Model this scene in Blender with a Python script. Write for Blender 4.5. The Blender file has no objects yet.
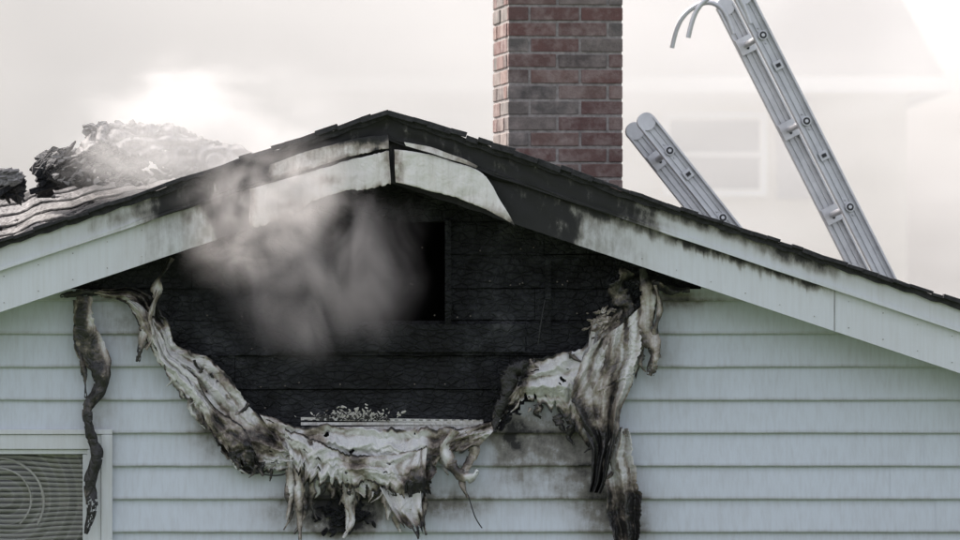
import bpy, bmesh, math, random
from mathutils import Vector, noise as mn
random.seed(7)
S=0.005; CAMD=25.0; CZ=3.0
scene=bpy.context.scene
def W(px,py,y=0.0):
    k=(y+CAMD)/CAMD
    return Vector(((px-480)*S*k, y, CZ+(270-py)*S*k))
def nz(x,y=0,z=0): return mn.noise(Vector((x,y,z)))
def fr(x,y=0,z=0,o=4): return mn.fractal(Vector((x,y,z)),1.0,2.0,o)
def clamp(a,l=0.,h=1.): return max(l,min(h,a))
def sm(a,b,x):
    t=clamp((x-a)/(b-a)); return t*t*(3-2*t)
# ------------------------------------------------------------ materials
def newmat(name):
    m=bpy.data.materials.new(name); m.use_nodes=True
    nt=m.node_tree; nt.nodes.clear()
    out=nt.nodes.new('ShaderNodeOutputMaterial'); return m,nt,out
def N(nt,t,**kw):
    n=nt.nodes.new(t)
    for k,v in kw.items(): setattr(n,k,v)
    return n
def ramp(nt,stops,fac):
    r=N(nt,'ShaderNodeValToRGB')
    el=r.color_ramp.elements
    while len(el)<len(stops): el.new(0.5)
    for e,(p,c) in zip(el,stops):
        e.position=p; e.color=(c[0],c[1],c[2],1)
    nt.links.new(fac,r.inputs[0]); return r.outputs[0]
def mapping(nt,scale):
    tc=N(nt,'ShaderNodeTexCoord'); mp=N(nt,'ShaderNodeMapping')
    mp.inputs['Scale'].default_value=scale
    nt.links.new(tc.outputs['Object'],mp.inputs[0]); return mp.outputs[0]
def noiset(nt,scale,detail=5,rough=0.6,vec=(1,1,1),dist=0.0):
    n=N(nt,'ShaderNodeTexNoise'); n.inputs['Scale'].default_value=scale
    n.inputs['Detail'].default_value=detail; n.inputs['Roughness'].default_value=rough; n.inputs['Distortion'].default_value=dist
    nt.links.new(mapping(nt,vec),n.inputs['Vector']); return n.outputs['Fac']
def math_(nt,op,a,b=None,c=None,cl=False):
    n=N(nt,'ShaderNodeMath',operation=op); n.use_clamp=cl
    for i,v in enumerate((a,b,c)):
        if v is None: continue
        if isinstance(v,(int,float)): n.inputs[i].default_value=v
        else: nt.links.new(v,n.inputs[i])
    return n.outputs[0]
def mixc(nt,fac,a,b,mode='MIX'):
    n=N(nt,'ShaderNodeMix',data_type='RGBA',blend_type=mode)
    if isinstance(fac,(int,float)): n.inputs[0].default_value=fac
    else: nt.links.new(fac,n.inputs[0])
    for i,v in ((6,a),(7,b)):
        if isinstance(v,tuple): n.inputs[i].default_value=(v[0],v[1],v[2],1)
        else: nt.links.new(v,n.inputs[i])
    return n.outputs[2]
def soot_mat(name,stops,rough=0.5,nscale=14,bump=0.15,bscale=40,streak=0.12,svec=(1,1,1),spec=0.4,crinkle=0):
    m,nt,out=newmat(name)
    b=N(nt,'ShaderNodeBsdfPrincipled'); nt.links.new(b.outputs[0],out.inputs[0])
    at=N(nt,'ShaderNodeAttribute',attribute_name='soot')
    n1=noiset(nt,nscale,6,0.65,svec)
    n2=noiset(nt,6,4,0.6,(9,9,0.6))
    n3=noiset(nt,2.2,3,0.6)
    k=math_(nt,'MULTIPLY_ADD',n1,3.0,-0.5,)
    val=math_(nt,'MULTIPLY',at.outputs['Fac'],k,cl=True)
    g=math_(nt,'MULTIPLY',math_(nt,'SUBTRACT',n2,0.42,cl=True),streak*2.2)
    g2=math_(nt,'MULTIPLY',math_(nt,'SUBTRACT',n3,0.45,cl=True),streak*1.6)
    val=math_(nt,'ADD',math_(nt,'ADD',val,g),g2,cl=True)
    col=ramp(nt,stops,val)
    nt.links.new(col,b.inputs['Base Color'])
    nt.links.new(math_(nt,'MULTIPLY_ADD',val,0.25,rough,cl=True),b.inputs['Roughness'])
    b.inputs['Specular IOR Level'].default_value=spec
    bp=N(nt,'ShaderNodeBump'); bp.inputs['Strength'].default_value=bump; bp.inputs['Distance'].default_value=0.01
    nt.links.new(noiset(nt,bscale,3,0.6),bp.inputs['Height'])
    last=bp
    if crinkle:
        w1=math_(nt,'ABSOLUTE',math_(nt,'SUBTRACT',noiset(nt,9,2,0.5,(1,1,0.8),1.5),0.5))
        w2=math_(nt,'ABSOLUTE',math_(nt,'SUBTRACT',noiset(nt,21,2,0.5,(1,1,1),1.0),0.5))
        h=math_(nt,'ADD',math_(nt,'MINIMUM',w1,0.10),math_(nt,'MULTIPLY',math_(nt,'MINIMUM',w2,0.10),0.5))
        b2=N(nt,'ShaderNodeBump'); b2.inputs['Strength'].default_value=crinkle; b2.inputs['Distance'].default_value=0.12
        nt.links.new(h,b2.inputs['Height']); nt.links.new(bp.outputs[0],b2.inputs['Normal']); last=b2
    nt.links.new(last.outputs[0],b.inputs['Normal'])
    return m
M_siding=soot_mat('vinyl_siding',[(0,(0.605,0.655,0.72)),(0.18,(0.47,0.49,0.52)),(0.4,(0.22,0.21,0.19)),(0.75,(0.02,0.019,0.018))],0.42,11,0.06,60,0.12)
M_melt=soot_mat('melted_vinyl',[(0,(0.77,0.78,0.79)),(0.15,(0.62,0.61,0.60)),(0.30,(0.34,0.295,0.25)),(0.46,(0.11,0.092,0.080)),(0.68,(0.018,0.017,0.017))],0.24,14,0.05,70,0.13,spec=0.55,crinkle=0.35)
M_trim=soot_mat('painted_trim',[(0,(0.69,0.72,0.76)),(0.15,(0.59,0.60,0.61)),(0.35,(0.28,0.27,0.25)),(0.6,(0.05,0.048,0.045)),(0.8,(0.018,0.018,0.018))],0.45,9,0.10,30,0.10,svec=(1.6,1,0.8))
M_peel=soot_mat('peeled_cladding',[(0,(0.80,0.79,0.77)),(0.15,(0.70,0.68,0.64)),(0.35,(0.34,0.30,0.26)),(0.6,(0.06,0.055,0.05)),(0.8,(0.018,0.018,0.018))],0.40,14,0.1,30,0.16,crinkle=0.15)
def simple(name,col,rough=0.6,var=0.25,nscale=8,bump=0.2,bscale=40,metal=0,spec=0.4,vec=(1,1,1)):
    m,nt,out=newmat(name)
    b=N(nt,'ShaderNodeBsdfPrincipled'); nt.links.new(b.outputs[0],out.inputs[0])
    n=noiset(nt,nscale,5,0.65,vec)
    c=ramp(nt,[(0.3,tuple(x*(1-var) for x in col)),(0.7,tuple(min(1,x*(1+var)) for x in col))],n)
    nt.links.new(c,b.inputs['Base Color'])
    b.inputs['Roughness'].default_value=rough; b.inputs['Metallic'].default_value=metal
    b.inputs['Specular IOR Level'].default_value=spec
    bp=N(nt,'ShaderNodeBump'); bp.inputs['Strength'].default_value=bump; bp.inputs['Distance'].default_value=0.01
    nt.links.new(noiset(nt,bscale,4,0.65,vec),bp.inputs['Height']); nt.links.new(bp.outputs[0],b.inputs['Normal'])
    return m
def char_mat():
    m,nt,out=newmat('charred_wood')
    b=N(nt,'ShaderNodeBsdfPrincipled'); nt.links.new(b.outputs[0],out.inputs[0])
    n=noiset(nt,3.2,7,0.75,dist=0.6); n2=noiset(nt,30,4,0.7)
    c=ramp(nt,[(0.36,(0.006,0.006,0.007)),(0.5,(0.018,0.019,0.022)),(0.6,(0.038,0.040,0.045)),(0.72,(0.095,0.095,0.10))],n)
    nt.links.new(c,b.inputs['Base Color'])
    nt.links.new(math_(nt,'MULTIPLY_ADD',n2,0.5,0.40),b.inputs['Roughness'])
    b.inputs['Specular IOR Level'].default_value=0.3
    v=N(nt,'ShaderNodeTexVoronoi',feature='DISTANCE_TO_EDGE'); v.inputs['Scale'].default_value=30
    nt.links.new(mapping(nt,(0.6,1,1.1)),v.inputs['Vector'])
    h=math_(nt,'ADD',math_(nt,'MULTIPLY',math_(nt,'MINIMUM',v.outputs['Distance'],0.12),4.5),math_(nt,'ADD',n2,math_(nt,'MULTIPLY',n,3.0)))
    bp=N(nt,'ShaderNodeBump'); bp.inputs['Strength'].default_value=0.8; bp.inputs['Distance'].default_value=0.02
    nt.links.new(h,bp.inputs['Height']); nt.links.new(bp.outputs[0],b.inputs['Normal'])
    return m
M_char=char_mat()
M_shingle=simple('asphalt_shingle',(0.035,0.035,0.037),0.9,0.5,30,0.6,120)
M_ash=simple('ashy_shingle',(0.26,0.255,0.25),0.92,0.5,7,0.8,70,spec=0.2)
M_soot=simple('sooty_shingle',(0.07,0.068,0.066),0.95,0.6,9,0.8,70,spec=0.1)
M_fluff=simple('burnt_insulation',(0.62,0.60,0.56),0.95,0.3,25,0.8,80)
M_alu=simple('aluminium',(0.60,0.605,0.61),0.42,0.12,12,0.05,60,metal=0.35)
M_rub=simple('dark_rubber',(0.03,0.03,0.032),0.6,0.2)
M_mortar=simple('mortar',(0.31,0.285,0.27),0.95,0.35,30,0.6,150)
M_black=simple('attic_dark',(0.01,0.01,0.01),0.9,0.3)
# ------------------------------------------------------------ mesh helpers
def obj(name,verts,faces,mat,parent=None,smooth=False,soot=None,solid=0,mats=None,midx=None):
    me=bpy.data.meshes.new(name); me.from_pydata([tuple(v) for v in verts],[],faces); me.update()
    if soot is not None:
        a=me.attributes.new('soot','FLOAT','POINT'); a.data.foreach_set('value',[float(s) for s in soot])
    for mm in (mats or [mat]): me.materials.append(mm)
    if midx: me.polygons.foreach_set('material_index',midx)
    if smooth: me.polygons.foreach_set('use_smooth',[True]*len(faces))
    o=bpy.data.objects.new(name,me); scene.collection.objects.link(o)
    if parent: o.parent=parent
    if solid:
        md=o.modifiers.new('s','SOLIDIFY'); md.thickness=solid; md.offset=0
    return o
def empty(name):
    e=bpy.data.objects.new(name,None); scene.collection.objects.link(e); return e
class MB:
    def __init__(s): s.v=[];s.f=[];s.s=[];s.m=[]
    def box(s,c,d,ax=None,soot=0,m=0):
        c=Vector(c); ax=ax or (Vector((1,0,0)),Vector((0,1,0)),Vector((0,0,1)))
        b=len(s.v)
        for i in (-1,1):
            for j in (-1,1):
                for k in (-1,1):
                    s.v.append(c+ax[0]*d[0]*i/2+ax[1]*d[1]*j/2+ax[2]*d[2]*k/2); s.s.append(soot)
        for f in ((0,1,3,2),(4,6,7,5),(0,4,5,1),(2,3,7,6),(0,2,6,4),(1,5,7,3)):
            s.f.append(tuple(b+i for i in f)); s.m.append(m)
    def cyl(s,a,bb,r,n=14,m=0,r2=None):
        a=Vector(a);bb=Vector(bb); d=(bb-a).normalized(); r2=r if r2 is None else r2
        t=Vector((0,0,1)) if abs(d.z)<0.9 else Vector((1,0,0))
        p=d.cross(t).normalized(); q=d.cross(p)
        b=len(s.v)
        for i in range(n):
            an=2*math.pi*i/n; w=p*math.cos(an)+q*math.sin(an)
            s.v.append(a+w*r); s.v.append(bb+w*r2); s.s+= [0,0]
        for i in range(n):
            j=(i+1)%n; s.f.append((b+2*i,b+2*i+1,b+2*j+1,b+2*j)); s.m.append(m)
        s.f.append(tuple(b+2*i for i in range(n))); s.m.append(m)
        s.f.append(tuple(b+2*i+1 for i in reversed(range(n)))); s.m.append(m)
    def make(s,name,mats,parent=None,bevel=0,smooth=False):
        o=obj(name,s.v,s.f,None,parent,smooth,soot=s.s,mats=mats,midx=s.m)
        if bevel:
            md=o.modifiers.new('b','BEVEL'); md.width=bevel; md.segments=2; md.limit_method='ANGLE'
        return o
def cr(pts,t):
    n=len(pts)-1; x=clamp(t)*n; i=min(int(x),n-1); f=x-i
    p0=pts[max(i-1,0)];p1=pts[i];p2=pts[i+1];p3=pts[min(i+2,n)]
    return tuple(0.5*((2*p1[k])+(-p0[k]+p2[k])*f+(2*p0[k]-5*p1[k]+4*p2[k]-p3[k])*f*f+(-p0[k]+3*p1[k]-3*p2[k]+p3[k])*f**3) for k in range(len(p1)))
def blobs(bl,px,py):
    s=0
    for (x,y,rx,ry,a) in bl:
        d=((px-x)/rx)**2+((py-y)/ry)**2
        s+=a*math.exp(-d)
    return s
def loft(name,up,lo,nu,nv,yf,mat,parent,soot=None,rag=0.0,seed=0,solid=0.002,tear=0.0,wr=1.5,holes=0.0):
    V=[];SO=[]
    for i in range(nu+1):
        u=i/nu; a=cr(up,u); b=cr(lo,u)
        ext=1+rag*(0.9*nz(u*9+seed,seed*3.1,0.5)-1.5*max(0,abs(nz(u*16,seed,4))-0.25)-1.0*max(0,abs(nz(u*38,seed,6))-0.25)+0.35*nz(u*60,seed))
        top=rag*0.5*(0.6*nz(u*14+seed,2.2,seed)+0.4*nz(u*50,seed,9))
        for j in range(nv+1):
            v=j/nv; vv=top*(1-v)+v*ext
            px=a[0]+(b[0]-a[0])*vv; py=a[1]+(b[1]-a[1])*vv
            px+=wr*nz(px*0.035,py*0.035,seed)*1.2; py+=wr*nz(px*0.035,py*0.035,seed+9)*1.2
            y=yf(u,v,px,py)
            V.append(W(px,py,y))
            SO.append(clamp(soot(u,v,px,py)) if soot else 0)
    F=[]
    for i in range(nu):
        for j in range(nv):
            u=(i+.5)/nu; v=(j+.5)/nv
            if tear:
                tn=nz(u*nu*0.10,seed,2)-0.10
                if tn>0 and v>1-tear*2.2*tn*(1+.4*nz(u*nu*.5,1,seed)): continue
                if nz(u*nu*0.07,v*nv*0.16,seed+20)>0.55: continue
            if holes and fr(u*9+seed,v*5,seed)>holes: continue
            k=i*(nv+1)+j; F.append((k,k+1,k+nv+2,k+nv+1))
    return obj(name,V,F,mat,parent,True,SO,solid)
def strip(name,path,wd,y0,mat,parent,soot,seed=0,n=60,m=6,twist=0.6,curl=0.012,solid=0.002):
    L=[]
    for i in range(n+1):
        t=i/n; p=cr([(a[0],a[1]) for a in path],t); q=cr([(a[0],a[1]) for a in path],min(1,t+0.01)); o=cr([(a[0],a[1]) for a in path],max(0,t-0.01))
        d=Vector((q[0]-o[0],q[1]-o[1])); d=d.normalized() if d.length>0 else Vector((0,1))
        w=cr([(x,) for x in wd],t)[0]*(1+0.4*nz(t*7,seed,1)+0.2*nz(t*30,seed))
        ph=twist*nz(t*3,seed,5)*3.4
        nrm=Vector((d.y,-d.x))
        L.append((p[0],p[1],nrm.x,nrm.y,w,ph))
    V=[];SO=[]
    for (x,y,a,b,w,ph) in L:
        for j in range(m+1):
            s=(j/m-0.5)
            px=x+a*w*s*math.cos(ph)+0.8*nz(x*.1,y*.1+j,seed); py=y+b*w*s*math.cos(ph)
            yy=y0-w*S*s*math.sin(ph)-curl*math.cos(s*math.pi)*(1+nz(y*0.06,seed,3))-0.02*nz(y*0.03,seed,7)-0.010*abs(nz(px*.10,py*.05,seed))
            V.append(W(px,py,yy)); SO.append(clamp(soot(px,py,j/m)))
    F=[]
    for i in range(n):
        for j in range(m):
            if i>n*0.85 and nz(i*0.4,j*0.9,seed)>0.25: continue
            if j in (0,m-1) and nz(i*0.15,j*3.0,seed+2)>0.3: continue
            k=i*(m+1)+j; F.append((k,k+1,k+m+2,k+m+1))
    return obj(name,V,F,mat,parent,True,SO,solid)
# ------------------------------------------------------------ house shell
house=empty('burned_house')
RX=(390-480)*S; RZ=CZ+(270-113)*S; SL=0.335
HALF=4.1; YB=10.0
def roofz(x): return RZ-SL*abs(x-RX)
hole=[(60,285),(110,296),(150,312),(172,352),(200,385),(238,415),(262,450),(330,462),(420,462),(498,430),(522,405),(560,385),(600,350),(630,305),(660,288),(700,290),(740,250),(560,100),(380,60),(200,100),(40,240)]
def inpoly(x,y,P):
    c=False;j=len(P)-1
    for i in range(len(P)):
        xi,yi=P[i];xj,yj=P[j]
        if (yi>y)!=(yj>y) and x<(xj-xi)*(y-yi)/(yj-yi)+xi: c=not c
        j=i
    return c
sb=[(130,320,45,30,.22),(530,430,60,22,.42),(575,455,40,25,.3),(330,510,50,22,.7),(345,520,22,14,.8),(455,505,35,15,.25),(250,440,40,25,.3),(600,500,25,35,.35),(680,300,35,10,.35),(100,440,16,60,.2),(630,520,25,30,.3),(560,500,60,14,.12),(215,420,25,30,.3),(660,345,20,40,.15),(400,500,60,14,.3),(510,440,14,30,.4),(545,475,70,20,.15)]
XL=RX-3.75; XR=RX+3.75
V=[];F=[];SO=[]
zb=CZ+(270-300)*S+0.165*5; k=0
course=0.165
wx0,wx1,wz1,wz0=(-150-480)*S,(108-480)*S,CZ+(270-432)*S,CZ+(270-660)*S
while zb>0.15:
    seams=sorted([XL,XR]+[XL+random.uniform(0.8,1.6)+a*2.6+random.uniform(-.5,.5) for a in range(3)])
    vis = 1.4<zb<3.9
    dx=0.010 if vis else 0.05; nzs=12 if vis else 4
    for si,(a,b) in enumerate(zip(seams[:-1],seams[1:])):
        off=-0.0025 if (si%2) else 0.0
        b2=b+0.012 if b<XR else b
        n=max(1,int((b2-a)/dx))
        st=len(V)
        for i in range(n+1):
            x=a+(b2-a)*i/n
            for j in range(nzs+3):
                if j<=nzs:
                    t=j/nzs; z=zb+course*(1-t); y=off-0.026*t
                elif j==nzs+1: z=zb-0.005; y=off-0.024
                else: z=zb-0.005; y=off-0.002
                px=x/S+480; py=270-(z-CZ)/S
                d=0.0030*nz(x*1.1,z*2,3)+0.0018*nz(x*5,z*3,8)
                hh=math.exp(-(((px-390)/330)**2+((py-380)/170)**2)); d+=0.012*hh*nz(x*6,z*5,1)
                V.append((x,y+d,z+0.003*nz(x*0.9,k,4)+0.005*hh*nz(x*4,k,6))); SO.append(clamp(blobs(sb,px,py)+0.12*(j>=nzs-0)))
        for i in range(n):
            for j in range(nzs+2):
                x=a+(b2-a)*(i+.5)/n; z=zb+course*(1-min(1,(j+.5)/nzs))
                px=x/S+480; py=270-(z-CZ)/S
                jx=4*nz(px*.08,py*.08,2)
                if inpoly(px+jx,py+jx,hole): continue
                if z>roofz(x)-0.12: continue
                if wx0<x<wx1 and wz0<z<wz1: continue
                q=st+i*(nzs+3)+j; F.append((q,q+nzs+3,q+nzs+4,q+1))
    zb-=course; k+=1
obj('siding',V,F,M_siding,house,False,SO)
mb=MB()
ox0,ox1,oy0,oy1=340,446,222,321
rows=[(125,160),(160,193),(193,222),(222,255),(255,289),(289,321),(321,356),(356,390),(390,423),(423,458),(458,480)]
for (ya,yb) in rows:
    xs0=30 if ya<400 else 125
    segs=[(xs0,ox0),(ox1,745)] if (ya>=oy0-1 and yb<=oy1+1) else [(xs0,745)]
    for (xa,xb) in segs:
        cuts=[xa]+sorted([random.uniform(xa+40,xb-40) for _ in range(1 if xb-xa<350 else 2)])+[xb]
        for ca,cb in zip(cuts[:-1],cuts[1:]):
            zc=CZ+(270-ya)*S
            lim=(RZ-0.10-zc)/SL
            x0=max((ca-480)*S,RX-lim); x1=min((cb-480)*S,RX+lim)
            if x1-x0<0.02: continue
            yo=random.uniform(-0.007,0.007)
            nn=max(4,int((x1-x0)/0.02)); zt=zc; zl=zc-(yb-ya)*S+random.uniform(0.001,0.005)
            st=len(mb.v)
            for i in range(nn+1):
                x=x0+0.0015+(x1-x0-0.003)*i/nn
                e1=0.004*nz(x*5,ya)-0.003*max(0,nz(x*14,ya,3)); e2=0.005*nz(x*5,yb)+0.012*max(0,nz(x*12,yb,7)-.2)
                for (zz,yy) in ((zt+e1,0.045),(zt+e1,0.028+yo),((zt*2+zl)/3,0.024+yo+0.008*nz(x*8,ya,5)),((zt+zl*2)/3,0.021+yo+0.008*nz(x*8,ya,9)),(zl+e2,0.015+yo),(zl+e2,0.045)):
                    mb.v.append(Vector((x,yy,zz))); mb.s.append(0)
            for i in range(nn):
                for j in range(5):
                    q=st+i*6+j; mb.f.append((q,q+1,q+7,q+6)); mb.m.append(0)
mb.box(W(400,338,0.0),(1.25,0.018,0.14))
mb.box(W(ox0-2,272,0.01),(0.03,0.05,0.52)); mb.box(W(ox1+2,272,0.01),(0.03,0.05,0.52))
mb.box(W(560,338,0.008),(0.5,0.01,0.15)); mb.box(W(548,300,0.004),(0.03,0.012,0.4))
mb.make('charred_sheathing',[M_char],house)
mb=MB()
for _ in range(60):
    x=random.uniform(200,600); r=random.choice([255,289,321,356,390,415])-random.uniform(3,8)
    p=W(x,r,0.012); mb.cyl(p,p+Vector((0,-0.006,0)),0.004,8)
mb.make('nails',[simple('heat_scaled_nail',(0.12,0.10,0.09),0.5)],house)
mb=MB()
def prism(xa,xb,yy,zlo,th=0.05):
    for a,b in ((xa,min(xb,RX)),(max(xa,RX),xb)):
        if b<=a: continue
        s=len(mb.v)
        for yy2 in (yy,yy+th):
            for (x,z) in ((a,zlo),(b,zlo),(b,roofz(b)-0.1),(a,roofz(a)-0.1)):
                mb.v.append(Vector((x,yy2,z))); mb.s.append(0)
        for f in ((0,1,2,3),(7,6,5,4),(0,4,5,1),(1,5,6,2),(2,6,7,3),(3,7,4,0)):
            mb.f.append(tuple(s+i for i in f)); mb.m.append(0)
vx0,vx1=(ox0-480)*S,(ox1-480)*S; vz0,vz1=CZ+(270-oy1)*S,CZ+(270-oy0)*S
prism(wx1-0.02,vx0,0.052,0.0); prism(vx1,XR,0.052,0.0); prism(XL,wx0,0.052,0.0)
prism(vx0,vx1,0.052,vz1)
mb.box(((vx0+vx1)/2,0.077,vz0/2),(vx1-vx0,0.05,vz0))
prism(wx0,wx1-0.02,0.052,wz1-0.02)
mb.box(((wx0+wx1)/2,0.077,wz0/2),(wx1-wx0,0.05,wz0))
mb2=MB()
hz=roofz(XR)-0.12
mb2.box((XL+0.05,YB/2+0.11,hz/2),(0.1,YB,hz)); mb2.box((XR-0.05,YB/2+0.11,hz/2),(0.1,YB,hz))
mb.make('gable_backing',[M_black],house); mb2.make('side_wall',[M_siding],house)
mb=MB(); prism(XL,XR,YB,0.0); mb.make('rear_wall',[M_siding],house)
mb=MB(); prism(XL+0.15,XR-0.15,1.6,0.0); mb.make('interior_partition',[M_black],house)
# ------------------------------------------------------------ roof
def roof_side(sgn):
    V=[];F=[];nx=90;ny=26
    for i in range(nx+1):
        d=HALF*i/nx
        for j in range(ny+1):
            yy=-0.37+(YB+0.6)*j/ny
            z=RZ-SL*d+0.006*nz(d*3,yy*2,sgn)-(0.012*((d*7)%1))
            V.append((RX+sgn*d,yy,z))
    for i in range(nx):
        for j in range(ny):
            q=i*(ny+1)+j; F.append((q,q+1,q+ny+2,q+ny+1))
    o=obj('roof_shingles_slope',V,F,M_shingle,house); md=o.modifiers.new('s','SOLIDIFY'); md.thickness=0.03; md.offset=-1 if sgn<0 else 1
roof_side(1); roof_side(-1)
mb=MB()
for sgn in (-1,1):
    d=0.0
    while d<HALF-0.1:
        w=random.uniform(0.05,0.12)
        burnt = 1.5 if d<1.0 else 1.0
        th=random.uniform(0.014,0.022)*burnt
        ax=(Vector((1,0,-sgn*(SL+random.uniform(-0.05,0.05)*burnt))).normalized(),Vector((0,1,0)),Vector((sgn*SL,0,1)).normalized())
        mb.box((RX+sgn*(d+w/2),-0.36+random.uniform(-0.012,0.01),RZ-SL*(d+w/2)-0.003+random.uniform(-0.005,0.007)*burnt),(w*1.08,0.08,th),ax)
        d+=w
for sgn in (-1,1):
    for i in range(1,24):
        ax=(Vector((1,0,-sgn*SL)).normalized(),Vector((0,1,0.02)),Vector((sgn*SL,0,1)).normalized())
        mb.box((RX+sgn*0.07,-0.30+i*0.42,RZ-0.018),(0.14,0.40,0.012),ax)
mb.make('shingle_edge',[M_shingle],house,0.002)
def rakesoot_up(px,py,rel):
    if px<390:
        s=1.3*sm(130,200,px+14*nz(px*.06,rel*3,1))+0.16*sm(20,130,px)*(.6+nz(px*.05,rel))
    else:
        s=1.3*(1-sm(570,690,px+14*nz(px*.06,rel*3,2))); s=max(s,(0.6*(1-sm(620,880,px)))*(1-sm(.0,.7,rel)))
        s=max(s,0.6*(1-sm(.1,.9+.4*nz(px*.15,2,2),rel))*blobs([(790,0,42,1e6,1)],px,0))
    return s+0.08*(1-rel)
def rakesoot_lo(px,py,rel):
    if px<390: s=1.25*sm(185,243,px+12*nz(px*.06,rel*3,3)-rel*20)+0.22*sm(90,200,px)
    else:
        s=1.3*(1-sm(545,600,px+14*nz(px*.07,rel*3,4)))
        s=max(s,(0.75*(1-sm(570,760,px)))*(1-sm(0.0,0.40+0.2*nz(px*0.13,1,1)+.1*nz(px*.5,2),rel)))
        s=max(s,0.75*blobs([(740,0,50,1e6,.7),(690,0,35,1e6,.95),(798,0,26,1e6,.85)],px,0)*(1-sm(0.0,0.30+0.2*nz(px*0.15,4,1)+.12*nz(px*.5,7),rel)))
        s=max(s,0.28*(1-sm(560,700,px)))
    return s
def rakeboard(name,sgn,t0,t1,yf,fs,thick=0.025):
    V=[];F=[];SO=[];n=620;m=12
    for i in range(n+1):
        d=HALF*i/n; x=RX+sgn*d; px=x/S+480
        for j in range(m+1):
            rel=j/m; off=(t0+(t1-t0)*rel)*S
            z=RZ-SL*d-off
            py=270-(z-CZ)/S
            hot=math.exp(-(d/1.0)**2)
            V.append((x,yf+0.0015*nz(d*3,rel,sgn)+hot*0.012*nz(d*9,rel*2,sgn),z+0.004*hot*nz(d*14,rel,2))); SO.append(clamp(fs(px,py,rel)))
    for i in range(n):
        for j in range(m):
            q=i*(m+1)+j; F.append((q,q+1,q+m+2,q+m+1))
    o=obj(name,V,F,M_trim,house,False,SO); md=o.modifiers.new('s','SOLIDIFY'); md.thickness=thick; md.offset=1 if sgn<0 else -1
for sgn in (-1,1):
    rakeboard('rake_trim_board',sgn,6,27,-0.345,rakesoot_up)
    rakeboard('rake_fascia_board',sgn,29,70,-0.315,rakesoot_lo)
    rakeboard('rake_drip_bead',sgn,25.5,29.5,-0.352,lambda a,b,c:rakesoot_up(a,b,.9))
for sgn in (-1,1):
    V=[];F=[];SO=[];n=160
    for i in range(n+1):
        d=HALF*i/n; x=RX+sgn*d
        for yy in (-0.30,-0.15,0.05):
            V.append((x,yy,RZ-SL*d-66*S)); SO.append(1.0 if d<1.1 else 0.3*math.exp(-(d-1.1)))
    for i in range(n):
        for j in range(2):
            q=i*3+j; F.append((q,q+1,q+4,q+3))
    obj('soffit',V,F,M_trim,house,False,SO,0.01)
mb=MB()
for sgn in (-1,1):
    mb.box((RX+sgn*(HALF+0.02),YB/2-0.05,RZ-SL*HALF-0.09),(0.03,YB+0.5,0.16))
mb.make('eave_fascia',[M_trim],house)
mb=MB()
x=(830-480)*S; mb.box((x,-0.3165,roofz(x)-49.5*S),(0.003,0.004,40*S),soot=0.5)
for px in list(range(10,160,34))+list(range(640,980,34)):
    x=(px-480)*S
    for o_ in (36,62): mb.box((x,-0.3165,roofz(x)-o_*S),(0.005,0.004,0.005),soot=0.3)
mb.make('board_joints',[M_trim],house)
def pan(name,up,lo,y0,soot,seed,**k):
    return loft(name,up,lo,110,20,lambda u,v,px,py:y0-0.010*fr(px*.02,py*.03,seed,3)-0.02*v*abs(nz(u*4,seed))-0.012*abs(nz(px*.05,py*.04,seed+3)),M_peel,house,soot,seed=seed,wr=1.2,**k)
pan('peeled_cladding',[(257,170),(300,154),(350,140),(388,134)],[(260,184),(300,172),(350,157),(389,148)],-0.385,lambda u,v,px,py:0.22+0.35*sm(.7,1,v)*(0.5+nz(px*.1,3))+blobs([(350,134,45,9,.9),(262,165,10,20,.6)],px,py),1,rag=0.1)
pan('peeled_cladding_sheet',[(250,189),(300,175),(350,160),(389,150)],[(249,228),(268,224),(288,218),(306,206),(325,196),(350,190),(372,187),(391,184)],-0.38,lambda u,v,px,py:0.06+0.3*sm(.8,1,v)*(0.5+nz(px*.1,5))+blobs([(250,200,5,30,.4),(388,160,8,25,.2),(330,180,20,6,.15),(290,205,14,6,.2)],px,py),2,rag=0.10)
pan('peeled_cladding_tongue',[(394,149),(425,154),(455,162),(480,172),(492,185),(503,204),(514,224)],[(396,182),(415,186),(440,193),(460,199),(480,207),(497,215),(515,226)],-0.38,lambda u,v,px,py:0.03+0.2*u*v+blobs([(396,170,8,30,.35),(515,225,14,10,.5)],px,py),3,rag=0.03)
pan('peeled_cladding_sliver',[(404,142),(430,147),(460,158),(478,166)],[(406,146),(430,153),(458,162),(476,168)],-0.385,lambda u,v,px,py:0.1+0.3*u,4)
# ------------------------------------------------------------ window
win=empty('window'); win.parent=house
mb=MB()
def pbox(x0,x1,y0,y1,yf,th,m=0,so=0.05):
    a=W(x0,y1,0);b=W(x1,y0,0)
    mb.box(((a.x+b.x)/2,yf+th/2,(a.z+b.z)/2),(b.x-a.x,th,b.z-a.z),soot=so,m=m)
pbox(-150,113,429,434,-0.05,0.06); pbox(-150,102,434.3,449,-0.038,0.06); pbox(102,113,434.3,660,-0.05,0.06)
pbox(88,101.6,449.3,660,-0.036,0.06); pbox(-150,88,449.3,454,-0.02,0.05); pbox(83,88,454.3,650,-0.02,0.05)
pbox(-150,113,660,675,-0.06,0.08)
mb.make('window_frame',[M_trim],win,0.003)
m,nt,out=newmat('window_glass')
b=N(nt,'ShaderNodeBsdfPrincipled'); nt.links.new(b.outputs[0],out.inputs[0])
b.inputs['Base Color'].default_value=(0.35,0.35,0.34,1); b.inputs['Roughness'].default_value=0.08
b.inputs['IOR'].default_value=1.9; b.inputs['Alpha'].default_value=0.45
tc=N(nt,'ShaderNodeTexCoord'); mp=N(nt,'ShaderNodeMapping'); mp.inputs['Location'].default_value=(2.38,0,-1.86)
nt.links.new(tc.outputs['Object'],mp.inputs[0])
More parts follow.
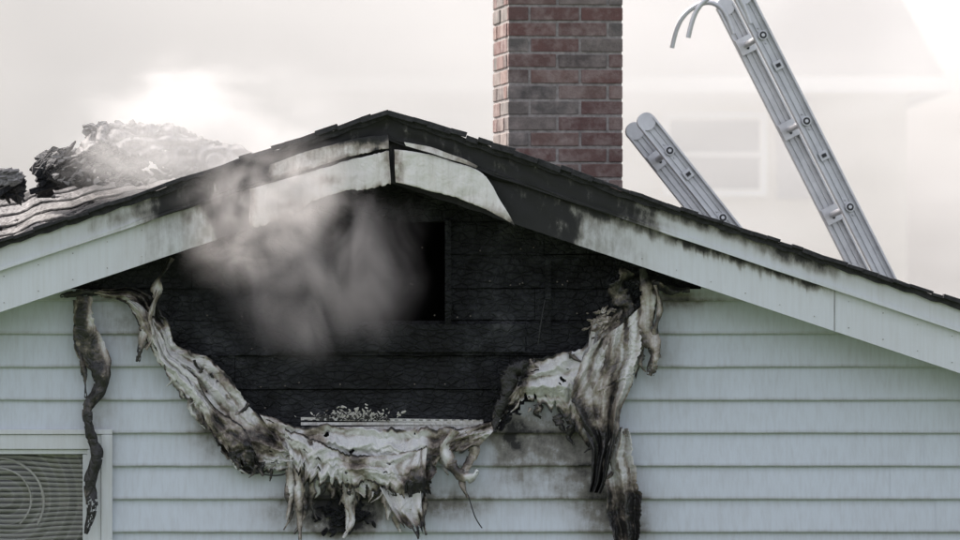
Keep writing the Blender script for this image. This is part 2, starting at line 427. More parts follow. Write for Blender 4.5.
wv=N(nt,'ShaderNodeTexWave',wave_type='RINGS',rings_direction='Y'); wv.inputs['Scale'].default_value=3.4; wv.inputs['Distortion'].default_value=1.2; wv.inputs['Detail'].default_value=1
nt.links.new(mp.outputs[0],wv.inputs['Vector'])
bp=N(nt,'ShaderNodeBump'); bp.inputs['Strength'].default_value=1.0; bp.inputs['Distance'].default_value=0.3
nt.links.new(wv.outputs['Fac'],bp.inputs['Height']); nt.links.new(bp.outputs[0],b.inputs['Normal'])
a=W(-150,660,0);c=W(84,452,0)
obj('window_glass',[(a.x,0.012,a.z),(c.x,0.012,a.z),(c.x,0.012,c.z),(a.x,0.012,c.z)],[(0,1,2,3)],m,win)
V=[];F=[]
z=c.z+0.06; r=0
while z>a.z:
    st=len(V); n=80
    for i in range(n+1):
        x=a.x+(c.x-a.x)*i/n
        dxx=(x-W(10,0).x)/0.32; dz=(z-W(0,492).z)/0.24; g_=math.exp(-(dxx*dxx+dz*dz))
        zz=z+0.020*g_*dz*2.0*math.cos(dxx*2)+0.0015*nz(x*6,r*.3,1)
        V+= [(x,0.030+0.003*g_*math.sin(dxx*6+r*.8),zz),(x,0.044,zz-0.0205)]
    for i in range(n): F.append((st+2*i,st+2*i+1,st+2*i+3,st+2*i+2))
    z-=0.024; r+=1
obj('blinds',V,F,simple('blind_slat',(0.74,0.73,0.70),0.5,0.06),win,True,None,0.0015)
mb=MB(); mb.box(((a.x+c.x)/2,0.14,(a.z+c.z)/2),(c.x-a.x,0.01,c.z-a.z)); mb.make('room_dark',[simple('room_curtain',(0.12,0.12,0.11),0.9)],win)
def wire(name,pts,r,mat,parent):
    cu=bpy.data.curves.new(name,'CURVE'); cu.dimensions='3D'; cu.bevel_depth=r; cu.bevel_resolution=3
    sp=cu.splines.new('NURBS'); sp.points.add(len(pts)-1); sp.use_endpoint_u=True; sp.order_u=3
    for p,q in zip(sp.points,pts): p.co=(q[0],q[1],q[2],1)
    cu.materials.append(mat); o=bpy.data.objects.new(name,cu); scene.collection.objects.link(o); o.parent=parent; return o
M_reflarc=simple('reflection_arc',(0.8,0.79,0.74),0.5,0.05)  # pale wire arcs added behind the pane in place of curved glass reflections
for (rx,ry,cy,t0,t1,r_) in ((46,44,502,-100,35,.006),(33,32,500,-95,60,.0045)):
    wire('reflection_arc',[W(-2+rx*math.cos(math.radians(t)),cy+ry*math.sin(math.radians(t)),0.022) for t in range(t0,t1,12)],r_,M_reflarc,win)
# ------------------------------------------------------------ melted siding
melt=empty('melted_vinyl_siding')
def saw(x): return x-math.floor(x)
def tri(x): return abs(saw(x)-0.5)*2
def cr2(u,v,seed,rows,cols):
    a=tri(v*rows+0.9*nz(u*3.0,v*1.2,seed)+0.25*nz(u*11,v*3,seed))
    b=tri(u*cols*0.5+1.6*nz(u*4,v*2.0,seed+5)+v*1.3)
    k=sm(-.15,.35,nz(u*4.5,v*2,seed+8))
    return a*(0.75-0.35*k)+b*(0.25+0.45*k)*0.8
def foldf(y0,rows,amp,wr,seed,bulge=0.03,cols=10):
    def f(u,v,px,py):
        s=saw(v*rows*0.8+0.3*nz(u*4,seed,1)); s=s if s<0.9 else (1-s)/0.1*0.9
        return y0-amp*s-wr*cr2(u,v,seed,rows*0.6,cols)-bulge*math.sin(math.pi*clamp(v))-0.006*abs(nz(px*.10,py*.10,seed))-0.009*tri(2*nz(px*.05,py*.06,seed+3))
    return f
def g(bl,base,edge,seed=0,rows=3,cols=10):
    def f(u,v,px,py):
        c=cr2(u,v,seed,rows*0.6,cols)
        e=sm(.88,1,v)+sm(.07,0,v)
        return base+edge*e*clamp(0.55+1.4*nz(px*.06,py*.06,3))+0.9*max(0,nz(px*.024,py*.024,11+seed)-.13)+0.16*sm(.3,.05,c)+blobs(bl,px,py)
    return f
loft('melted_sweep',[(104,288),(150,294),(166,318),(176,345),(210,358),(236,386),(252,408),(285,432),(310,440)],
 [(92,294),(128,304),(142,330),(158,360),(182,398),(205,428),(232,462),(262,476),(285,470)],320,70,foldf(-0.035,5.0,0.014,0.045,1,cols=9),M_melt,melt,
 g([(120,290,26,6,.6),(158,310,8,22,.3),(228,440,16,28,.45),(245,462,16,16,.6),(200,350,20,6,.3),(200,395,8,20,.2)],0.06,0.8,1,5,9),rag=0.16,seed=1,tear=0.22,wr=3)
loft('melted_sweep_layer',[(132,300),(154,318),(168,352),(195,376),(212,404),(232,420),(250,432)],
 [(126,302),(142,332),(160,366),(186,398),(215,436),(242,466),(262,474)],240,44,foldf(-0.085,3.0,0.012,0.04,5,cols=7),M_melt,melt,
 g([(218,425,14,24,.35),(250,455,20,24,.7),(145,325,10,14,.3)],0.07,0.9,5,3,7),rag=0.2,seed=5,tear=0.28,wr=3)
loft('melted_apron',[(258,414),(300,424),(350,428),(400,430),(440,428),(475,426),(503,416)],
 [(285,462),(318,478),(352,492),(395,494),(425,488),(432,458),(478,452)],320,70,foldf(-0.04,3.6,0.014,0.055,2,cols=9),M_melt,melt,
 g([(272,440,12,18,.4),(430,485,18,18,.5),(340,478,30,5,.2),(470,448,18,12,.35),(480,425,20,6,.35)],0.04,0.8,2,3.6,9),rag=0.22,seed=2,tear=0.34,wr=3.5)
loft('melted_apron_fold',[(285,428),(320,440),(345,452),(375,456),(410,452),(425,446)],
 [(292,470),(312,486),(345,490),(372,482),(400,492),(430,496)],220,44,foldf(-0.10,2.4,0.012,0.05,7,cols=7),M_melt,melt,
 g([(296,480,12,10,.4),(412,488,14,12,.45),(350,489,30,4,.5),(375,458,10,8,.25)],0.06,0.9,7,2.4,7),rag=0.26,seed=7,tear=0.38,wr=4)
loft('melted_right_bank',[(492,412),(510,388),(518,366),(548,356),(580,348),(592,322),(612,308),(640,298),(652,278)],
 [(496,426),(512,412),(528,398),(552,412),(578,430),(600,440),(622,400),(640,362),(662,300)],320,64,foldf(-0.04,3.0,0.014,0.055,3,cols=11),M_melt,melt,
 g([(500,408,10,20,1.0),(520,378,8,14,.6),(625,330,20,24,.35),(595,405,14,26,.45),(642,300,14,20,.4),(560,420,24,7,.4)],0.06,0.8,3,3,11),rag=0.16,seed=3,tear=0.28,wr=3)
hs_=lambda u,v:tri(v*2.4+0.7*nz(u*2.2,v,8))*.7+tri(v*5+1.2*nz(u*3,v*2,9))*.3
loft('melted_hanging_sheet',[(592,345),(578,372),(572,400),(586,430),(592,458),(590,492)],
 [(644,306),(640,345),(636,372),(622,410),(614,450),(602,494)],220,60,
 lambda u,v,px,py:-0.09-0.075*hs_(u,v)-0.02*u-0.006*abs(nz(px*.1,py*.1,8)),M_melt,melt,
 lambda u,v,px,py:0.08+0.62*sm(.4,.95,u)+0.4*sm(.5,.0,v)*sm(.15,.6,u)+0.5*max(0,nz(v*7,u*1.5,4))+0.2*sm(.3,.05,hs_(u,v))+blobs([(598,480,14,40,.6),(608,365,6,40,.3)],px,py),rag=0.07,seed=8,wr=2.5)
loft('melted_hanging_tail',[(612,432),(604,462),(606,490),(606,512),(612,532),(618,562)],
 [(628,428),(634,450),(638,480),(644,505),(642,530),(634,566)],140,30,
 lambda u,v,px,py:-0.08-0.06*tri(v*1.8+.6*nz(u*2.5,7)),M_melt,melt,
 lambda u,v,px,py:0.12+0.8*sm(.3,.65,u)*(0.35+.8*v)+0.4*sm(.3,0,v)*u+0.4*max(0,nz(v*6,u*2,4)),rag=0.1,seed=11,wr=3)
sg=lambda base,*bl:(lambda px,py,s: base+0.25*abs(s-.5)+0.3*nz(px*.08,py*.05,1)+blobs(bl,px,py))
strip('melted_strip',[(84,296),(84,322),(89,345),(100,366),(100,388),(88,408),(90,432),(97,455),(90,482),(92,508),(86,534)],[16,22,28,24,15,9,10,12,14,10,4],-0.09,M_melt,melt,lambda px,py,s:0.62+0.3*nz(px*.1,py*.03,2)+0.3*sm(380,430,py)-0.42*sm(.55,.9,s)*sm(390,340,py)-0.2*sm(.2,0,s),1,220,12,0.22,0.016)
strip('melted_strip_dark',[(76,300),(78,340),(84,372),(86,398)],[5,8,7,3],-0.08,M_melt,melt,sg(0.5),2)
strip('melted_strip_pale',[(172,258),(158,282),(155,305),(144,330),(138,362)],[5,12,9,12,4],-0.12,M_melt,melt,sg(0.16,(165,268,12,12,.5),(138,360,8,14,.4)),3,80,6,0.6)
strip('melted_strip_edge',[(158,290),(150,315),(153,335),(146,350)],[4,6,4,2],-0.14,M_melt,melt,sg(0.2),4)
strip('melted_strip_hang',[(642,268),(648,300),(646,330),(655,350),(650,376)],[7,14,16,13,7],-0.13,M_melt,melt,sg(0.18,(642,272,12,12,.6),(650,370,8,14,.4)),5,90,8,0.3)
strip('melted_strip_hang',[(655,285),(660,310),(654,335),(660,358)],[4,6,8,3],-0.12,M_melt,melt,sg(0.35),6)
strip('melted_strip_char',[(628,270),(618,290),(628,305),(622,322)],[14,20,16,8],-0.12,M_melt,melt,sg(0.5),7)
strip('melted_strip_char',[(690,290),(670,290),(650,283),(625,280)],[5,10,12,6],-0.08,M_melt,melt,sg(0.8),8)
strip('melted_strip_char',[(106,292),(80,293),(60,296)],[5,8,3],-0.08,M_melt,melt,sg(0.7),9)
strip('melted_strip_char',[(505,395),(512,372),(528,362)],[10,18,6],-0.12,M_melt,melt,sg(0.9),10)
strip('melted_strip_char',[(512,368),(506,395),(497,415),(494,432)],[6,12,10,4],-0.11,M_melt,melt,sg(0.95),20)
strip('melted_strip_curl',[(455,430),(446,450),(455,470),(470,478),(478,470)],[10,14,12,9,5],-0.11,M_melt,melt,sg(0.1,(455,470,12,8,.4)),12,80,6,0.5,0.02)
strip('melted_strip_curl',[(470,430),(474,450),(462,478),(468,498)],[10,11,8,3],-0.09,M_melt,melt,sg(0.2),13)
strip('melted_strip_curl',[(432,455),(428,478),(418,490)],[10,16,8],-0.12,M_melt,melt,sg(0.4),14)
rt=random.Random(3)
def tatter(x,y0,y1,w,so,i,zy=None):
    dxx=rt.uniform(-10,10)
    strip('melted_tatter',[(x,y0),(x+dxx*.3,y0+(y1-y0)*.33),(x+dxx*.2+rt.uniform(-4,4),y0+(y1-y0)*.66),(x+dxx,y1)],[w,w*1.1,w*.7,w*.3],rt.uniform(-0.12,-0.05),M_melt,melt,sg(so),i+30,50,5,0.5,0.010)
i=0
for (x,a,b,w,so) in [(292,455,520,9,.15),(298,468,545,8,.2),(304,470,534,7,.35),(289,478,530,5,.4),(310,478,520,6,.45),(318,480,500,7,.2),
 (346,484,530,8,.04),(352,486,538,9,.1),(358,488,515,6,.3),(340,484,505,5,.4),(384,488,520,10,.12),(395,490,532,12,.2),(405,492,528,12,.35),(416,490,522,10,.3),(424,488,535,6,.45),
 (372,484,500,8,.25),(330,482,498,8,.25),(440,455,475,6,.25),(538,404,418,8,.5),(556,415,432,9,.6),(570,420,445,8,.7),(262,462,476,6,.7),(232,452,470,7,.6),(640,350,372,6,.4)]:
    tatter(x,a,b,w,so,i); i+=1
EDG=[((142,330),(232,460)),((232,460),(300,474)),((300,474),(350,490)),((350,490),(428,492)),((520,400),(600,440)),((518,362),(590,346)),((640,300),(655,365)),((622,410),(604,490)),((176,345),(255,412))]
for e_ in EDG:
    L_=math.hypot(e_[1][0]-e_[0][0],e_[1][1]-e_[0][1])
    for q in range(int(L_/13)):
        t=rt.random(); x=e_[0][0]+(e_[1][0]-e_[0][0])*t+rt.uniform(-4,4); y=e_[0][1]+(e_[1][1]-e_[0][1])*t+rt.uniform(-4,4)
        ln=rt.uniform(5,18); an=rt.uniform(-.9,.9); w=rt.uniform(1.5,5)
        strip('torn_curl',[(x,y),(x+ln*.4*math.sin(an),y+ln*.4),(x+ln*math.sin(an*1.6),y+ln*.8)],[w,w,w*.2],rt.uniform(-.12,-.07),M_melt,melt,sg(rt.choice([.1,.25,.5,.8])),i+60,14,4,.5,.01); i+=1
loft('melted_flap',[(380,488),(392,492),(405,494),(420,490)],[(398,520),(408,530),(418,535),(424,524)],60,30,lambda u,v,px,py:-0.11-0.03*v-0.04*tri(u*2+.5*nz(v*3,2)),M_melt,melt,lambda u,v,px,py:0.1+0.5*sm(.5,1,v)*(.5+u),rag=0.3,seed=4,tear=0.3,wr=2)
mb=MB()
for (ya,yb,yy) in ((418.5,421.5,-0.03),(422.2,425.2,-0.034),(426,431,-0.03)):
    mb.box(W(392,(ya+yb)/2,yy),(182*S,0.006,(yb-ya)*S),(Vector((1,0,0.004*(ya-422))).normalized(),Vector((0,1,0)),Vector((0,0,1))),soot=0.14)
for q in range(22):
    mb.box(W(306+q*8.2,420,-0.0335),(0.018,0.003,0.004),soot=0.9)
mb.make('nailing_hem',[M_melt],melt,0.0005)
def shards(name,pts,mat,parent,seed,soot=0,flat=0.5):
    r0=random.Random(seed); V=[];F=[]
    for (px,py,y,r,dirx) in pts:
        c=W(px,py,y); n=r0.randint(5,8)
        ax=Vector((1,r0.uniform(-.5,.5),dirx+r0.uniform(-flat,flat))).normalized()
        up=Vector((r0.uniform(-.3,.3),r0.uniform(-1,1),r0.uniform(.2,1))).normalized(); ay=up.cross(ax).normalized().cross(ax).normalized(); nn=ax.cross(ay)
        asp=r0.uniform(.25,.6); st=len(V); ring=[]
        for i in range(n):
            an=2*math.pi*i/n+r0.uniform(-.3,.3); rr=r*r0.uniform(.55,1.15)
            ring.append(c+ax*rr*math.cos(an)*1.4+ay*rr*math.sin(an)*asp*1.6+nn*r*r0.uniform(-.12,.12))
        th=nn*r0.uniform(.003,.009)*min(1,r/.03)
        V+= [q+th for q in ring]+[q-th for q in ring]
        F.append(tuple(st+i for i in range(n))); F.append(tuple(st+n+i for i in reversed(range(n))))
        for i in range(n):
            j=(i+1)%n; F.append((st+i,st+n+i,st+n+j,st+j))
    return obj(name,V,F,mat,parent,False,[soot]*len(V))
shards('ash_flakes',[(rt.gauss(356,17),419-abs(rt.gauss(0,4.5)),-0.03,rt.uniform(.003,.011),0) for _ in range(260)],M_fluff,melt,5,0,1.5)
shards('ash_flakes_dark',[(rt.gauss(356,24),420-abs(rt.gauss(0,3)),-0.035,rt.uniform(.004,.010),0) for _ in range(110)],M_soot,melt,15,0,1.5)
shards('scorched_flakes',[(rt.gauss(345,11),rt.gauss(513,8),-0.04,rt.uniform(.010,.028),0) for _ in range(90)],M_char,melt,2,0,1.5)
shards('burnt_paper',[(rt.gauss(603,8),rt.uniform(308,340),-0.12,rt.uniform(.005,.015),.5) for _ in range(60)],M_melt,melt,4,0.35,1)
shards('char_crumbs',[(rt.gauss(628,9),rt.gauss(285,8),-0.10,rt.uniform(.008,.022),1.0) for _ in range(80)]+[(rt.gauss(505,6),rt.gauss(398,14),-0.09,rt.uniform(.008,.022),1) for _ in range(70)]+[(rt.uniform(180,250),354+rt.uniform(-4,20),-0.03,rt.uniform(.006,.016),0) for _ in range(26)],M_char,melt,5,0,1)
wire('loose_wire',[W(232,448,-.1),W(246,464,-.12),W(262,475,-.12),W(284,476,-.1),W(292,470,-.08)],.004,M_rub,melt)
wire('loose_wire',[W(468,495,-.1),W(472,508,-.12),W(476,520,-.12),W(482,528,-.1)],.003,M_rub,melt)
wire('loose_wire',[W(545,300,-.02),W(541,320,-.05),W(538,345,-.03)],.003,M_rub,melt)
# ------------------------------------------------------------ roof debris
deb=empty('burned_roof_debris')
def shing(y0,y1,rows,seed):
    return lambda u,v,px,py: y1+(y0-y1)*v-0.035*saw(v*rows+0.1*nz(u*8,seed))-0.05*fr(px*.02,py*.03,seed,3)
M_ash2=soot_mat('weathered_shingle',[(0,(0.32,0.31,0.305)),(0.25,(0.20,0.195,0.19)),(0.5,(0.07,0.066,0.065)),(0.75,(0.018,0.018,0.018))],0.9,9,0.9,60,0.6)
loft('heaved_shingles',[(-260,268),(-120,232),(-40,210),(0,200),(45,188),(100,179),(150,172),(200,164),(240,158)],[(-260,340),(-120,293),(-40,262),(0,248),(45,234),(100,216),(150,200),(200,184),(245,168)],240,70,shing(0.9,1.8,5,3),M_ash2,deb,lambda u,v,px,py:0.12+0.4*(saw(v*5+0.1*nz(u*8,3))>.84)+0.5*max(0,nz(px*.05,py*.05,9))+blobs([(90,183,60,6,.6),(10,197,30,6,.5)],px,py),seed=2,solid=0.02,wr=3,rag=0.05,holes=0.5)
loft('heaved_roof_crust',[(78,160),(86,136),(100,127),(125,124),(150,121),(172,125),(192,134),(215,143),(240,146),(262,156)],[(92,150),(104,146),(118,150),(135,158),(152,166),(172,176),(190,180),(212,178),(236,172),(258,168)],260,60,lambda u,v,px,py:1.0-0.2*v-0.05*fr(px*.03,py*.05,5,5)-0.10*tri(2.5*nz(px*.03,py*.05,2)),M_ash2,deb,lambda u,v,px,py:0.05+0.7*max(0,nz(px*.07,py*.09,3)-.05)+0.4*sm(.8,1,v)+.3*sm(.3,.05,tri(2.5*nz(px*.03,py*.05,2))),seed=6,solid=0.015,wr=5,rag=0.35,tear=0.3)
def dk(n_): return [(x,170-0.2*(x-45)+rt.gauss(0,8),rt.uniform(.95,1.3),rt.uniform(.012,.07),.4) for x in [rt.uniform(42,140) for _ in range(n_)]]+[(rt.uniform(-60,20),rt.uniform(181,197),1.1,rt.uniform(.012,.06),-.3) for _ in range(n_//3)]
shards('charred_rubble',dk(200)+[(x,181-.1*(x-100)+rt.gauss(0,3),1.0,rt.uniform(.01,.03),-.2) for x in [rt.uniform(100,240) for _ in range(90)]],M_char,deb,3,0,1.0)
shards('sooty_rubble',dk(300),M_soot,deb,13,0,1.0)
shards('ashy_rubble',[(x,126+max(0,(x-150))*.30+abs(rt.gauss(0,10)),rt.uniform(.9,1.1),rt.uniform(.008,.035),-.2) for x in [rt.uniform(86,262) for _ in range(480)]]+[(rt.uniform(-30,18),rt.uniform(172,184),1.0,rt.uniform(.01,.04),.3) for _ in range(90)]+[(rt.uniform(50,140),rt.uniform(150,185),.9,rt.uniform(.006,.02),.3) for _ in range(60)],M_ash,deb,9,0,.8)
mb=MB()
for (a,b,c2,d2) in ((40,186,80,150),(60,180,112,158),(30,192,95,172),(88,176,140,162),(-20,205,24,178),(70,165,88,146)):
    p=W(a,b,1.0);q=W(c2,d2,1.1); dd=(q-p); L=dd.length; dd.normalize(); s2=dd.cross(Vector((0,1,0))).normalized()
    mb.box((p+q)/2,(L,0.05,0.03),(dd,Vector((0,1,0)),s2))
mb.make('charred_rafters',[M_char],deb,0.004)
# ------------------------------------------------------------ chimney
chim=empty('brick_chimney')
m,nt,out=newmat('clay_brick')
b=N(nt,'ShaderNodeBsdfPrincipled'); nt.links.new(b.outputs[0],out.inputs[0])
at=N(nt,'ShaderNodeAttribute',attribute_name='soot')
c1=ramp(nt,[(0,(0.21,0.105,0.090)),(0.22,(0.165,0.088,0.078)),(0.42,(0.25,0.15,0.125)),(0.58,(0.14,0.105,0.095)),(0.72,(0.13,0.12,0.112)),(0.88,(0.18,0.165,0.15)),(1,(0.27,0.22,0.195))],at.outputs['Fac'])
n=noiset(nt,22,6,0.75); c2=mixc(nt,math_(nt,'MULTIPLY',n,0.6),c1,(0.06,0.05,0.05))
n=noiset(nt,9,5,0.7); c3=mixc(nt,math_(nt,'MULTIPLY',math_(nt,'SUBTRACT',n,0.43,cl=True),2.2),c2,(0.42,0.36,0.33))
nt.links.new(c3,b.inputs['Base Color']); b.inputs['Roughness'].default_value=0.9
bp=N(nt,'ShaderNodeBump'); bp.inputs['Strength'].default_value=0.7; bp.inputs['Distance'].default_value=0.010
nt.links.new(noiset(nt,60,5,0.75),bp.inputs['Height']); nt.links.new(bp.outputs[0],b.inputs['Normal'])
M_brick=m
mb=MB(); Yc=2.0; kk=(Yc+25)/25*S
cw=116*kk; cd=0.62; rh=15.7*kk; mo=2.4*kk
z0=2.9; nrow=26
for r in range(nrow):
    z=z0+r*rh
    for face in range(4):
        Lf=cw if face%2==0 else cd-0.1
        bl=51*kk; s=-0.0 if (r+face)%2==0 else -bl*0.55
        while s<Lf-0.01:
            a=max(0,s); e=min(Lf,s+bl-mo)
            if e-a>0.012:
                c=(a+e)/2-Lf/2; jy=random.uniform(-.003,.003); zj=random.uniform(-.0015,.0015)
                col=random.random(); hh=rh-mo-random.uniform(0,.003); ww=e-a-random.uniform(0,.004)
                if face==0: mb.box((c,-cd/2+0.024+jy,z+rh/2+zj),(ww,0.05,hh),soot=col)
                if face==2: mb.box((c,cd/2-0.024+jy,z+rh/2),(ww,0.05,hh),soot=col)
                if face==1: mb.box((-cw/2+0.024+jy,c,z+rh/2),(0.05,ww,hh),soot=col)
                if face==3: mb.box((cw/2-0.024+jy,c,z+rh/2),(0.05,ww,hh),soot=col)
            s+=bl
bo=mb.make('bricks',[M_brick],chim,0.004)
mb=MB(); mb.box((0,0,z0+nrow*rh/2),(cw-0.010,cd-0.010,nrow*rh)); mb.make('mortar_core',[M_mortar],chim)
mb=MB(); mb.box((0,0,z0+nrow*rh+0.03),(cw+0.1,cd+0.1,0.07)); mb.make('cap',[M_mortar],chim,0.01)
mb=MB(); mb.cyl((0,0,z0+nrow*rh+0.06),(0,0,z0+nrow*rh+0.26),0.13,20); mb.make('flue',[M_brick],chim)
pc=W(558,200,Yc); chim.location=(pc.x,Yc+0.3,0); chim.rotation_euler=(0,0,math.radians(7.5))
# ------------------------------------------------------------ ladders
def ladder(top,bot,yd,rw,sp,first,off,hooks,name='ladder'):
    e=empty(name)
    T=W(top[0],top[1],yd); B=W(bot[0],bot[1],yd)
    L=(B-T); Ln=L.length; L.normalize()
    Yv=Vector((0,1,0)); Pp=L.cross(Yv).normalized()
    if Pp.x>0: Pp=-Pp
    far=Yv*0.40+Pp*off
    R=far.normalized(); Wd=R.cross(L).normalized()
    mb=MB(); rub=MB()
    for base in (Vector((0,0,0)),far):
        c=(T+B)/2+base
        mb.box(c,(Ln,0.005,rw-0.006),(L,R,Wd))
        for s in (-1,1):
            mb.box(c+Wd*s*(rw/2-0.006)-R*0.012,(Ln,0.034,0.012),(L,R,Wd))
        for s in (-1,1): mb.box(c+Wd*s*(rw*0.16)+R*(-0.006),(Ln,0.010,0.004),(L,R,Wd))
        mb.cyl(T+base-R*0.022,T+base+R*0.012,rw/2,24)
    d=first
    while d<Ln-0.05:
        p=T+L*d
        mb.cyl(p-R*0.004,p+far,0.017,16)
        mb.cyl(p-R*0.026,p-R*0.003,0.026,20); rub.cyl(p-R*0.0275,p-R*0.02,0.020,20)
        mb.cyl(p-R*0.029,p-R*0.022,0.010,12)
        mb.box(p+far-R*0.035,(0.095,0.016,rw*0.95),(L,R,Wd))
        rub.cyl(p+far-R*0.046+L*.02,p+far-R*0.04+L*.02,0.008,10)
        for q in (-.045,.045):
            mb.cyl(p+L*q-R*0.012,p+L*q,0.006,8)
        d+=sp
    for dd in (first+sp*0.35,first+sp*1.4):
        p=T+L*dd
        mb.box(p-R*0.018,(0.05,0.012,rw*0.5),(L,R,Wd)); rub.box(p-R*0.027,(0.02,0.006,rw*0.25),(L,R,Wd))
    mb.make('rails_and_rungs',[M_alu],e,0.0015); rub.make('rubber_inserts',[M_rub],e)
    if hooks:
        for base,s in ((Vector((0,0,0)),0),(far,1)):
            o=T+base
            def q(a,b): return o+Vector((a*0.0054,-0.03,-b*0.0054))
            wire('roof_hook',[q(8,28),q(2,8),q(-10,-4),q(-24,-4),q(-40,6),q(-50,22),q(-54,42)],0.014,M_alu,e)
    return e
ladder((742,-4),(905,318),2.0,0.102,0.52,0.24,0.082,True)
ladder((646,122),(775,285),1.9,0.100,0.46,0.20,0.064,False)
# ------------------------------------------------------------ neighbour house
nb=empty('neighbor_house'); NY=40.0
M_nwall=simple('cream_wall',(0.60,0.55,0.47),0.8,0.05); M_nroof=simple('grey_roof',(0.045,0.045,0.05),0.9,0.2)
M_nwhite=simple('white_paint',(0.8,0.8,0.78),0.6,0.03); M_nglass=simple('dark_glass',(0.06,0.07,0.08),0.1,0.1)
M_ngrey=simple('grey_panel_paint',(0.25,0.25,0.26),0.7,0.05)
a0=-6.5;a1=5.55; ez=CZ+(270-84)*0.013
mb=MB(); mb.box(((a0+a1)/2,NY+4,ez/2),(a1-a0,8,ez)); mb.make('walls',[M_nwall],nb)
o=0.5; rz=ez+3.2
V=[(a0-o,NY-o,ez),(a1+o,NY-o,ez),(a1+o,NY+8+o,ez),(a0-o,NY+8+o,ez),(a0+1.2,NY+4,rz),(a1+o-1.25,NY+4,rz)]
obj('roof',V,[(0,1,5,4),(1,2,5),(2,3,4,5),(3,0,4),(3,2,1,0)],M_nroof,nb)
mb=MB(); mb.box(((a0+a1)/2,NY-o-0.03,ez-0.02),(a1-a0+2*o,0.05,0.2)); mb.box((a1+o+0.03,NY+4,ez-0.02),(0.05,9,0.2))
mg=MB()
def nwin(x0,x1,za,zb2):
    xc=(x0+x1)/2;zc=(za+zb2)/2;w=x1-x0;h=zb2-za
    for s in (-1,1):
        mb.box((xc+s*w/2,NY-0.03,zc),(0.09,0.08,h+0.09))
        mb.box((xc,NY-0.035,zc+s*h/2),(w-0.09,0.08,0.09))
    mb.box((xc,NY-0.03,zc),(w-.09,0.05,0.05)); mg.box((xc,NY-0.01,zc),(w-0.05,0.03,h-0.05))
for (p,q,r,s) in ((2.42,3.68,4.0,5.0),(-1.6,-0.2,3.9,5.0),(-5,-3.8,3.9,5),(2.42,3.68,1.0,2.3),(-1.6,-0.2,1,2.3)): nwin(p,q,r,s)
mb.make('window_frames',[M_nwhite],nb); mg.make('window_panes',[M_nglass],nb)
mb=MB(); mb.box((4.07,NY-0.03,4.6),(0.42,0.05,1.35)); mb.make('grey_panel',[M_ngrey],nb)  # plain grey upright panel beside the window
# ------------------------------------------------------------ ground
m=simple('grass',(0.06,0.085,0.035),0.95,0.4,3,0.6,30)
obj('ground',[(-400,-400,0),(400,-400,0),(400,400,0),(-400,400,0)],[(0,1,2,3)],m)
# ------------------------------------------------------------ smoke (real volumes, kept apart so no two domains overlap)
def smoke(name,loc,size,build,color=(0.93,0.92,0.90),g=0.35,step=1.0,em=None,emc=(1,0.975,0.94),rot=0):
    bpy.ops.mesh.primitive_cube_add(size=2,location=loc); o=bpy.context.object; o.name=name; o.scale=size; o.rotation_euler=(0,rot,0)
    m,nt,out=newmat(name+'_volume')
    pv=N(nt,'ShaderNodeVolumePrincipled'); pv.inputs['Color'].default_value=(*color,1); pv.inputs['Anisotropy'].default_value=g
    nt.links.new(pv.outputs[0],out.inputs['Volume'])
    dn=build(nt)
    nt.links.new(dn,pv.inputs['Density'])
    if em:
        # stands in for light scattered many times inside thick smoke
        nt.links.new(math_(nt,'MULTIPLY',dn,em),pv.inputs['Emission Strength'])
        pv.inputs['Emission Color'].default_value=(*emc,1)
    m.cycles.volume_step_rate=step
    o.data.materials.append(m); return o
def puff(dens,nscale,thr,power=1.3,vec=(1,1,1),dist=0.9,seed=0.0):
    def f(nt):
        tc=N(nt,'ShaderNodeTexCoord')
        wn=N(nt,'ShaderNodeTexNoise'); wn.inputs['Scale'].default_value=1.3; wn.inputs['Detail'].default_value=1
        nt.links.new(tc.outputs['Object'],wn.inputs['Vector'])
        sub=N(nt,'ShaderNodeVectorMath',operation='SUBTRACT'); nt.links.new(wn.outputs['Color'],sub.inputs[0]); sub.inputs[1].default_value=(.5,.5,.5)
        sc=N(nt,'ShaderNodeVectorMath',operation='SCALE'); nt.links.new(sub.outputs[0],sc.inputs[0]); sc.inputs['Scale'].default_value=1.3
        ad=N(nt,'ShaderNodeVectorMath',operation='ADD'); nt.links.new(tc.outputs['Object'],ad.inputs[0]); nt.links.new(sc.outputs[0],ad.inputs[1])
        ln=N(nt,'ShaderNodeVectorMath',operation='LENGTH'); nt.links.new(ad.outputs[0],ln.inputs[0])
        l0=N(nt,'ShaderNodeVectorMath',operation='LENGTH'); nt.links.new(tc.outputs['Object'],l0.inputs[0])
        fall=math_(nt,'MULTIPLY',math_(nt,'SUBTRACT',1.0,ln.outputs['Value'],cl=True),math_(nt,'MULTIPLY',math_(nt,'SUBTRACT',1.0,l0.outputs['Value'],cl=True),3.0,cl=True))
        n=N(nt,'ShaderNodeTexNoise'); n.inputs['Scale'].default_value=nscale; n.inputs['Detail'].default_value=3; n.inputs['Roughness'].default_value=0.6; n.inputs['Distortion'].default_value=dist
        mp=N(nt,'ShaderNodeMapping'); mp.inputs['Scale'].default_value=vec; mp.inputs['Location'].default_value=(seed,seed*.7,0)
        nt.links.new(tc.outputs['Object'],mp.inputs[0]); nt.links.new(mp.outputs[0],n.inputs['Vector'])
        d=math_(nt,'SUBTRACT',n.outputs['Fac'],thr,cl=True)
        return math_(nt,'MULTIPLY',math_(nt,'MULTIPLY',d,math_(nt,'POWER',fall,power)),dens)
    return f
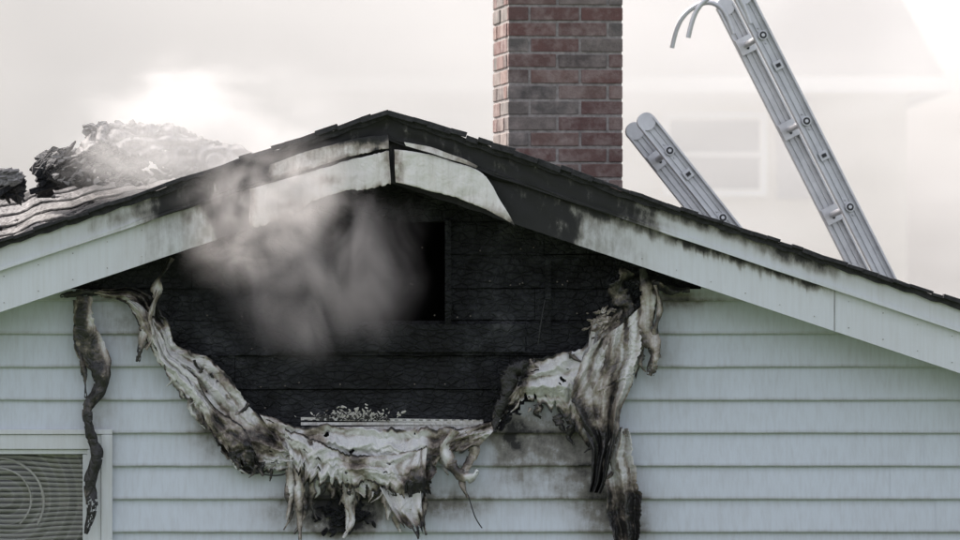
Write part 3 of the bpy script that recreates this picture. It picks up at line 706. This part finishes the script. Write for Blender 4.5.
def haze(dens,nscale,thr,k):
    def f(nt):
        n=noiset(nt,nscale,2,0.6,(1.2,0.5,1.0))
        tc=N(nt,'ShaderNodeTexCoord'); sp=N(nt,'ShaderNodeSeparateXYZ'); nt.links.new(tc.outputs['Object'],sp.inputs[0])
        side=math_(nt,'MULTIPLY_ADD',sp.outputs[0],-1.9,1.05)
        side=math_(nt,'MAXIMUM',side,0.44)
        return math_(nt,'MULTIPLY',math_(nt,'MULTIPLY',math_(nt,'ADD',math_(nt,'MULTIPLY',math_(nt,'SUBTRACT',n,thr,cl=True),k),0.45),side),dens)
    return f
smoke('smoke',(0,26,4.6),(12,10,4.6),haze(0.15,3.6,0.42,4.5),step=4.0,em=0.235)
smoke('smoke',W(322,252,-0.44),(0.60,0.22,0.62),puff(66,1.8,0.41,1.15,vec=(1.2,1,0.9),dist=1.0,seed=2.2),color=(0.92,0.88,0.84),g=0.2,em=0.09,emc=(1,.94,.88),rot=-0.3,step=2.0)
smoke('smoke',W(262,205,-0.90),(0.55,0.2,0.42),puff(34,2.0,0.42,1.2,vec=(1.2,1,1.0),dist=1.0,seed=3.3),color=(0.92,0.89,0.86),g=0.2,em=0.09,emc=(1,.95,.9),rot=-0.5,step=2.0)
smoke('smoke',W(205,135,0.30),(0.95,0.48,0.52),puff(26,1.9,0.40,1.2,seed=1.1),g=0.3,em=0.10,step=2.0)
# ------------------------------------------------------------ light, world, camera
EL,AZ=48,-50
w=bpy.data.worlds.new('World'); scene.world=w; w.use_nodes=True
nt=w.node_tree; bg=nt.nodes['Background']; sk=nt.nodes.new('ShaderNodeTexSky'); sk.sky_type='NISHITA'; sk.sun_disc=False
sk.sun_elevation=math.radians(EL); sk.sun_rotation=math.radians(AZ); sk.dust_density=5.0; sk.air_density=1.0; sk.ozone_density=1.0
hs=nt.nodes.new('ShaderNodeHueSaturation'); hs.inputs['Saturation'].default_value=0.42
tn=mixc(nt,1.0,hs.outputs[0],(1.03,0.985,0.995),'MULTIPLY')
nt.links.new(sk.outputs[0],hs.inputs['Color']); nt.links.new(tn,bg.inputs[0]); bg.inputs[1].default_value=0.37
sl=bpy.data.lights.new('sun','SUN'); sl.energy=5; sl.angle=math.radians(0.5); sl.color=(1,0.95,0.88)
so=bpy.data.objects.new('sun',sl); scene.collection.objects.link(so)
d=Vector((math.sin(math.radians(AZ))*math.cos(math.radians(EL)),math.cos(math.radians(AZ))*math.cos(math.radians(EL)),math.sin(math.radians(EL))))
so.rotation_euler=d.to_track_quat('Z','Y').to_euler(); so.location=(-10,10,15)
cam=bpy.data.cameras.new('camera'); co=bpy.data.objects.new('camera',cam); scene.collection.objects.link(co)
co.location=(0,-CAMD,CZ); co.rotation_euler=(math.radians(90),0,0)
cam.sensor_width=36; cam.lens=36*CAMD/4.8; cam.clip_end=2000
cam.dof.use_dof=True; cam.dof.focus_distance=CAMD-0.1; cam.dof.aperture_fstop=3.4
scene.camera=co
scene.view_settings.view_transform='Standard'; scene.view_settings.look='None'; scene.view_settings.exposure=0
